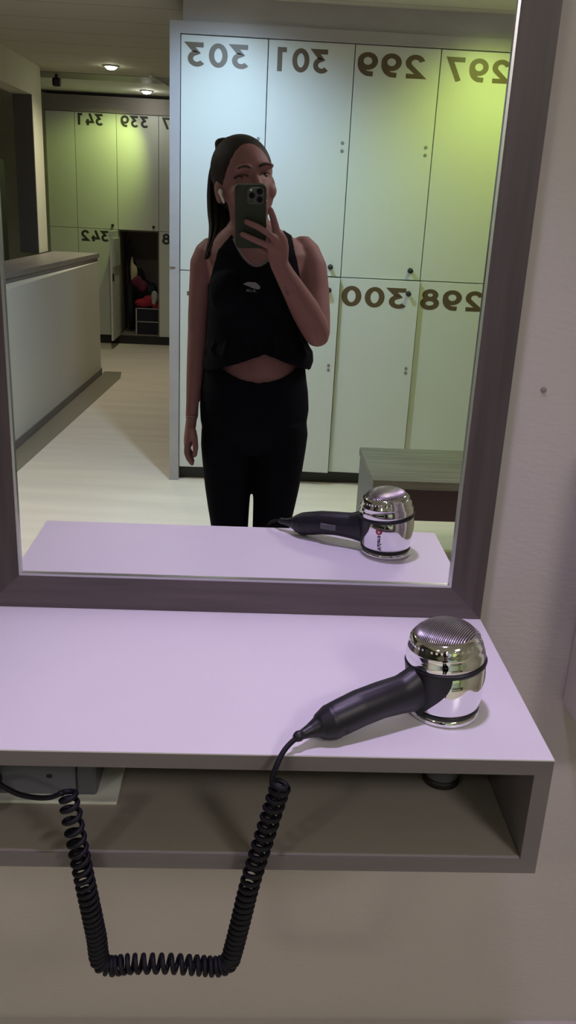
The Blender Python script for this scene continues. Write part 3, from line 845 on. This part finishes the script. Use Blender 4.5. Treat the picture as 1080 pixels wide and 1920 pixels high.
# right hand: palm beside the phone, four fingers and thumb
limb(b_, [(ph(.0585, 1.288, -.020), .017, .022), (ph(.056, 1.305, -.014), .016, .026), (ph(.053, 1.325, -.010), .015, .029), (ph(.051, 1.345, -.007), .013, .026), (ph(.049, 1.358, -.006), .011, .020)], seg=24, side=(.3, .9, .2))
limb(b_, [(ph(.050, 1.352, -.010), .0105), (ph(.0445, 1.378, -.012), .0095), (ph(.038, 1.398, -.014), .0085), (ph(.0310, 1.415, -.016), .0075)], seg=14)      # index, up the edge
limb(b_, [(ph(.052, 1.342, -.002), .0095), (ph(.042, 1.352, .007), .0088), (ph(.030, 1.362, .009), .0080), (ph(.005, 1.376, .008), .0076), (ph(-.024, 1.387, .005), .0068)], seg=14)   # middle
limb(b_, [(ph(.052, 1.325, -.002), .0095), (ph(.042, 1.330, .007), .0088), (ph(.028, 1.336, .009), .0080), (ph(.000, 1.346, .008), .0076), (ph(-.032, 1.359, .005), .0066)], seg=14)    # ring
limb(b_, [(ph(.050, 1.310, -.008), .0085), (ph(.038, 1.314, -.010), .0078), (ph(.022, 1.322, -.018), .0070), (ph(.002, 1.330, -.022), .0060)], seg=14)     # little, under the phone
limb(b_, [(ph(.054, 1.312, -.020), .012), (ph(.046, 1.336, -.028), .0098), (ph(.030, 1.360, -.027), .0088), (ph(.012, 1.378, -.026), .0075)], seg=14)        # thumb on the screen side
# left arm hanging
limb(b_, [(W3(-.120, -.030, 1.296), .040), (W3(-.134, -.030, 1.268), .039), (W3(-.142, -.030, 1.20), .033), (W3(-.149, -.034, 1.13), .0285), (W3(-.150, -.034, 1.085), .0275),
          (W3(-.152, -.022, 1.03), .0265), (W3(-.156, -.006, .96), .0225), (W3(-.160, .008, .90), .0175), (W3(-.161, .012, .862), .0155, .019)], seg=28)
limb(b_, [(W3(-.161, .012, .866), .0150, .020), (W3(-.164, .016, .835), .0150, .027), (W3(-.168, .020, .805), .0140, .034), (W3(-.170, .022, .785), .0120, .034)], seg=24, side=(1, 0, 0))
for k, (dd, ln) in enumerate(((.048, .92), (.031, 1.0), (.013, .97), (-.004, .80))):
    z0 = .788
    limb(b_, [(W3(-.171, dd, z0), .0086), (W3(-.172, dd + .002, z0 - .020 * ln), .0082), (W3(-.166, dd + .004, z0 - .038 * ln), .0076), (W3(-.157, dd + .004, z0 - .053 * ln), .0066)], seg=14)
limb(b_, [(W3(-.156, .038, .830), .0100), (W3(-.149, .054, .808), .0090), (W3(-.147, .060, .785), .0082), (W3(-.149, .058, .765), .0070)], seg=14)
# legs down to the feet
def legs(bm, inf=0.0, feet=True):
    for sx, c in ((-1, -.064), (1, .080)):
        P_ = [(.86, c * .98 + .002, -.012, .070, .096), (.82, c * 1.01 + .002, -.011, .0735, .091), (.78, c * 1.02, -.008, .0715, .084), (.72, c * .99, -.002, .067, .074), (.66, c * .955, .004, .062, .066), (.60, c * .90, .008, .056, .060),
              (.54, c * .83, .010, .050, .055), (.49, c * .80, .010, .047, .053), (.44, c * .78, .004, .046, .051), (.36, c * .78, -.014, .048, .055), (.28, c * .78, -.022, .042, .048),
              (.18, c * .78, -.020, .031, .035), (.10, c * .78, -.016, .027, .031)]
        loft(bm, [(W3(x + .004, dd, z), (rx + inf, 0, 0), (0, ry + inf, 0)) for z, x, dd, rx, ry in P_], 32)
        if feet:
            x = c * .78 + .004
            limb(bm, [(W3(x, -.030, .035), .028, .030), (W3(x, .02, .038), .030, .030), (W3(x + sx * .006, .085, .026), .036, .022), (W3(x + sx * .008, .13, .018), .033, .014)], seg=24, side=(1, 0, 0))
legs(b_)
b_ = remesh(b_, 0.0034, 5, 0.5)
# press in the eye sockets and the mouth corners
HI = HR.inverted()
for v in b_.verts:
    if v.co.z < 1.36: continue
    q = HI @ (v.co - HC)
    if q.y > .03:
        for sx in (-1, 1):
            e = ((q.x - sx * .0315) / .016) ** 2 + ((q.z - .006) / .009) ** 2
            q.y -= .010 * math.exp(-e)
            e = ((q.x - sx * .0315) / .013) ** 2 + ((q.z - .0035) / .0035) ** 2
            q.y += .005 * math.exp(-e)
        v.co = HC + HR @ q
bodyo = obj('body', b_, 'skin', woman, smooth=True)
from mathutils.bvhtree import BVHTree
ftree = BVHTree.FromPolygons([v.co for v in bodyo.data.vertices], [p.vertices for p in bodyo.data.polygons])
def face(x, z, lift):
    h_ = ftree.ray_cast(Hd(x, .2, z), HR @ Vector((0, -1, 0)))
    return (h_[0] if h_[0] else Hd(x, .08, z)) + HR @ Vector((0, lift, 0))

# eyes, brows
for sx in (-1, 1):
    e_ = face(sx * .0315, .0055, 0)
    bm = bmesh.new(); ball(bm, e_ + HR @ Vector((0, -.0085, .0008)), (.0130, .0115, .0055), HR, 24)
    ey = obj('eye', bm, 'eye', woman, smooth=True)
    bm = bmesh.new(); ball(bm, e_ + HR @ Vector((.001, -.0012, .0008)), (.0058, .0040, .0050), HR, 20)
    obj('iris', bm, 'iris', ey, smooth=True)
    bm = bmesh.new()
    limb(bm, [(face(sx * .0315 + (k - 3) * .0050, .0135 - .0006 * (k - 3) ** 2, .0003), .0015) for k in range(7)], seg=8)
    obj('lash_line', bm, 'brow', woman, smooth=True)
    bm = bmesh.new()
    limb(bm, [(face(sx * (.012 + k * .0052), .0270 + .0026 * k - .00042 * k * k, .0002), .0016 + .0012 * math.sin(PI * min(1, .25 + k / 6)), .0022 + .0016 * math.sin(PI * min(1, .25 + k / 6))) for k in range(7)], seg=10)
    obj('eyebrow', bm, 'brow', woman, smooth=True)
bm = bmesh.new(); ball(bm, Hd(0, .0835, -.056), (.022, .008, .0045), HR); ball(bm, Hd(0, .0825, -.066), (.018, .008, .0055), HR)
obj('lips', bm, 'lip', woman, smooth=True)

# hair: cap drawn back over the skull, tie and ponytail
bm = bmesh.new()
ball(bm, Hd(0, -.0222, .0285), (.0777, .0908, .0860), HR, 40)
ball(bm, Hd(0, -.052, .000), (.068, .064, .078), HR, 32)
for sx in (-1, 1): ball(bm, Hd(sx * .062, -.016, .014), (.012, .028, .036), HR, 20)
bm = remesh(bm, .0035, 5)
hair = obj('hair', bm, 'hair', woman, smooth=True)
bm = bmesh.new()
tie = Hd(-.012, -.050, .104)
base = [tie + Vector((.016, .016, -.012)), tie, tie + Vector((-.014, -.014, -.004)), W3(-.084, -.072, 1.545), W3(-.096, -.078, 1.50), W3(-.100, -.072, 1.45), W3(-.098, -.056, 1.40),
        W3(-.096, -.030, 1.365), W3(-.104, .000, 1.335), W3(-.118, .024, 1.305), W3(-.127, .034, 1.285)]
sprd = [.012, .011, .017, .025, .028, .029, .029, .026, .018, .010, .004]
for k in range(46):
    a_ = random.uniform(0, 2 * PI); q = math.sqrt(random.uniform(0.02, 1)); tw = random.uniform(-.6, .6); le = random.choice((9, 10, 10, 11, 11))
    pl = []; rl = []
    for i, p in enumerate(base[:le]):
        aa = a_ + tw * i / 9
        pl.append(p + Vector((math.cos(aa) * q * sprd[i], math.sin(aa) * q * sprd[i] * 1.1, math.sin(aa * 2) * .001)))
    P_ = smooth_path(pl, 4); n = len(P_)
    tube(bm, P_, [max(.0006, .0062 * min(1, .45 + 3 * j / n) * (1 - (j / n) ** 4)) for j in range(n)], 8)
obj('ponytail', bm, 'hair', hair, smooth=True)
bm = bmesh.new(); ball(bm, tie, (.013, .013, .010), HR, 20); obj('hair_tie', bm, 'black', hair, smooth=True)

# earbud: rests in her ear
eb = empty('earbud', (0, 0, 0), 'white wireless earbud in her ear under the ponytail', 'earbud')
e0 = Vector((0.01, PY, 0)) + Hd(-.074, .012, -.018); eb.location = e0
bm = bmesh.new(); ball(bm, (0, 0, 0), (.006, .007, .007), None, 18); obj('bud', bm, 'white_pl', eb, smooth=True)
bm = bmesh.new(); limb(bm, [((-.002, .005, 0), .0033), ((.004, .009, -.012), .0032), ((.009, .012, -.024), .0030)], seg=12); obj('stem', bm, 'white_pl', eb, smooth=True)

# --- leggings
bm = bmesh.new()
R = [(.765, .010, .075, .055, -.01), (.785, .010, .112, .082, -.01), (.81, .010, .138, .102, -.012), (.85, .010, .1465, .113, -.012), (.89, .011, .1500, .119, -.014), (.94, .009, .1470, .113, -.008), (.98, .009, .1395, .102, .0), (1.045, .009, .130, .095, .004)]
loft(bm, [(W3(c, dd, z), (rx + .002, 0, 0), (0, ry + .002, 0)) for z, c, rx, ry, dd in R], 48)
legs(bm, .0035, feet=False)
bm = remesh(bm, .0034, 14)
def cut(bm, pred):
    """trim away what pred marks, then even out the cut edge"""
    bmesh.ops.delete(bm, geom=[v for v in bm.verts if pred(v.co)], context='VERTS')
    for _ in range(4):
        bv = {v: [e.other_vert(v) for e in v.link_edges if e.is_boundary] for v in bm.verts if v.is_boundary}
        new = {v: (v.co * .4 + sum((n.co for n in ns), Vector()) / len(ns) * .6) for v, ns in bv.items() if ns}
        for v, c_ in new.items(): v.co = c_
    return bm
cut(bm, lambda c: c.z > (.984 + 3.2 * (c.x + .01 - .018) ** 2 if c.y > 0 else 1.03) or c.z < .105)
o = obj('leggings', bm, 'leg', woman, smooth=True)
md = o.modifiers.new('thick', 'SOLIDIFY'); md.thickness = .0015; md.offset = -1

# --- tank top
bm = bmesh.new()
R = [(.985, .010, .139, .110, .002), (1.005, .014, .1455, .118, .004), (1.03, .018, .1490, .122, .006), (1.055, .018, .1460, .118, .006), (1.075, .012, .1370, .108, .004), (1.12, .007, .1310, .103, .004),
     (1.18, .004, .1250, .104, .004), (1.23, .003, .1265, .103, .002), (1.27, .002, .1345, .095, -.002), (1.305, .002, .1415, .083, -.008), (1.33, .000, .1285, .071, -.012), (1.348, -.003, .1025, .062, -.012),
     (1.366, -.008, .0745, .055, -.008), (1.385, -.014, .056, .050, -.004)]
loft(bm, [(W3(c, dd, z), (rx, 0, 0), (0, ry, 0)) for z, c, rx, ry, dd in R], 48)
for sx in (-1, 1): ball(bm, W3(.004 + sx * .056, .056, 1.205), (.066, .056, .070))
for k in range(9):      # gathered folds at the knotted hem
    a_ = PI * (.08 + .84 * k / 8)
    limb(bm, [(W3(.016 + .143 * math.cos(a_), .006 + .115 * math.sin(a_), 1.05 + .01 * math.sin(k * 2.1)), .009), (W3(.016 + .120 * math.cos(a_ + .05), .004 + .10 * math.sin(a_ + .05), 1.11), .004)], seg=10)
bm = remesh(bm, .003, 9)
def tank_cut(c):
    x, d, z = c.x + .01, c.y, c.z
    if d > 0.0:
        if z > 1.281 + 17 * (x - .003) ** 2 and abs(x - .003) < .085: return True
    elif z > 1.335 and abs(x - .0) < .07: return True
    if z > 1.22:
        wl = -.120 + (z - 1.22) * .26 + max(0, z - 1.31) * .55
        wr = .127 - (z - 1.22) * .26
        if x < wl or x > wr: return True
    if z < 1.060 - .41 * abs(x - .033) and d > .0: return True
    return z < 1.0
cut(bm, tank_cut)
tk = obj('tank_top', bm, 'tank', woman, smooth=True)
md = tk.modifiers.new('thick', 'SOLIDIFY'); md.thickness = .003; md.offset = -1

# surface lookup so that the print and trims sit on the cloth and skin
def surf(o):
    return BVHTree.FromPolygons([v.co for v in o.data.vertices], [p.vertices for p in o.data.polygons])
tb = surf(tk)
def onto(x, z, lift=.001, tree=tb, d0=.4):
    h_ = tree.ray_cast(Vector((x - .01, d0, z)), Vector((0, -1, 0)))
    return (h_[0] + Vector((0, lift, 0))) if h_[0] else None
# neckline rim
pl = []
for k in range(29):
    x = .003 + (k - 14) * .0050
    z = 1.279 + 17 * (x - .003) ** 2 - .002
    p = onto(x, z, .0005)
    if p: pl.append(p)
if len(pl) > 3: obj('neckline_rim', tube(bmesh.new(), pl, .0026, 8), 'rim', tk, smooth=True)
# print: pale winged mark above three small letters (readable from the front)
def print_shape(poly):
    bm = bmesh.new(); vs = []
    for x, z in poly:
        p = onto(x, z, .0016)
        vs.append(bm.verts.new(p))
    f = bm.faces.new(vs); bmesh.ops.triangulate(bm, faces=[f])
    return bm
def thick(bm):
    extrude_flat(bm, (0, .0006, 0)); return bm
try:
    obj('chest_emblem', thick(print_shape([(-.030, 1.2325), (-.018, 1.2385), (.003, 1.2385), (.010, 1.233), (.015, 1.228), (.014, 1.223), (.008, 1.2215), (-.004, 1.224), (-.014, 1.228)])), 'logo', tk)
    bm = text_bm('AIR', .027, .0062, .0)
    extrude_flat(bm, (0, 0, .0006))
    for v in bm.verts:
        p = onto(.005 - v.co.x, 1.2145 + v.co.y, .001 + v.co.z); v.co = p
    obj('chest_letters', bm, 'logo', tk)
except Exception as ex:
    print('emblem', ex)
# thin bracelet on the left wrist
bm = bmesh.new()
bp_ = [W3(-.161 + .0172 * math.cos(a_ * PI / 10), .011 + .0205 * math.sin(a_ * PI / 10), .868 + .002 * math.cos(a_ * PI / 10)) for a_ in range(21)]
tube(bm, bp_, .0009, 6)
br = obj('bracelet', bm, 'steel'); br.location = (0.01, PY, 0)
tag(br, 'thin silver bracelet round the wrist of her hanging arm', 'bracelet')

# small dark tattoo on the raised forearm
ft2 = ftree
bm = bmesh.new()
for st in ([(.0765, 1.232), (.0800, 1.226), (.0845, 1.2275)], [(.0775, 1.224), (.0820, 1.2205), (.0860, 1.2225)], [(.0740, 1.2385), (.0755, 1.2365)]):
    pl = [onto(x, z, .0001, ft2) for x, z in st]
    if all(pl): tube(bm, pl, .0009, 6)
obj('tattoo', bm, 'brow', woman)
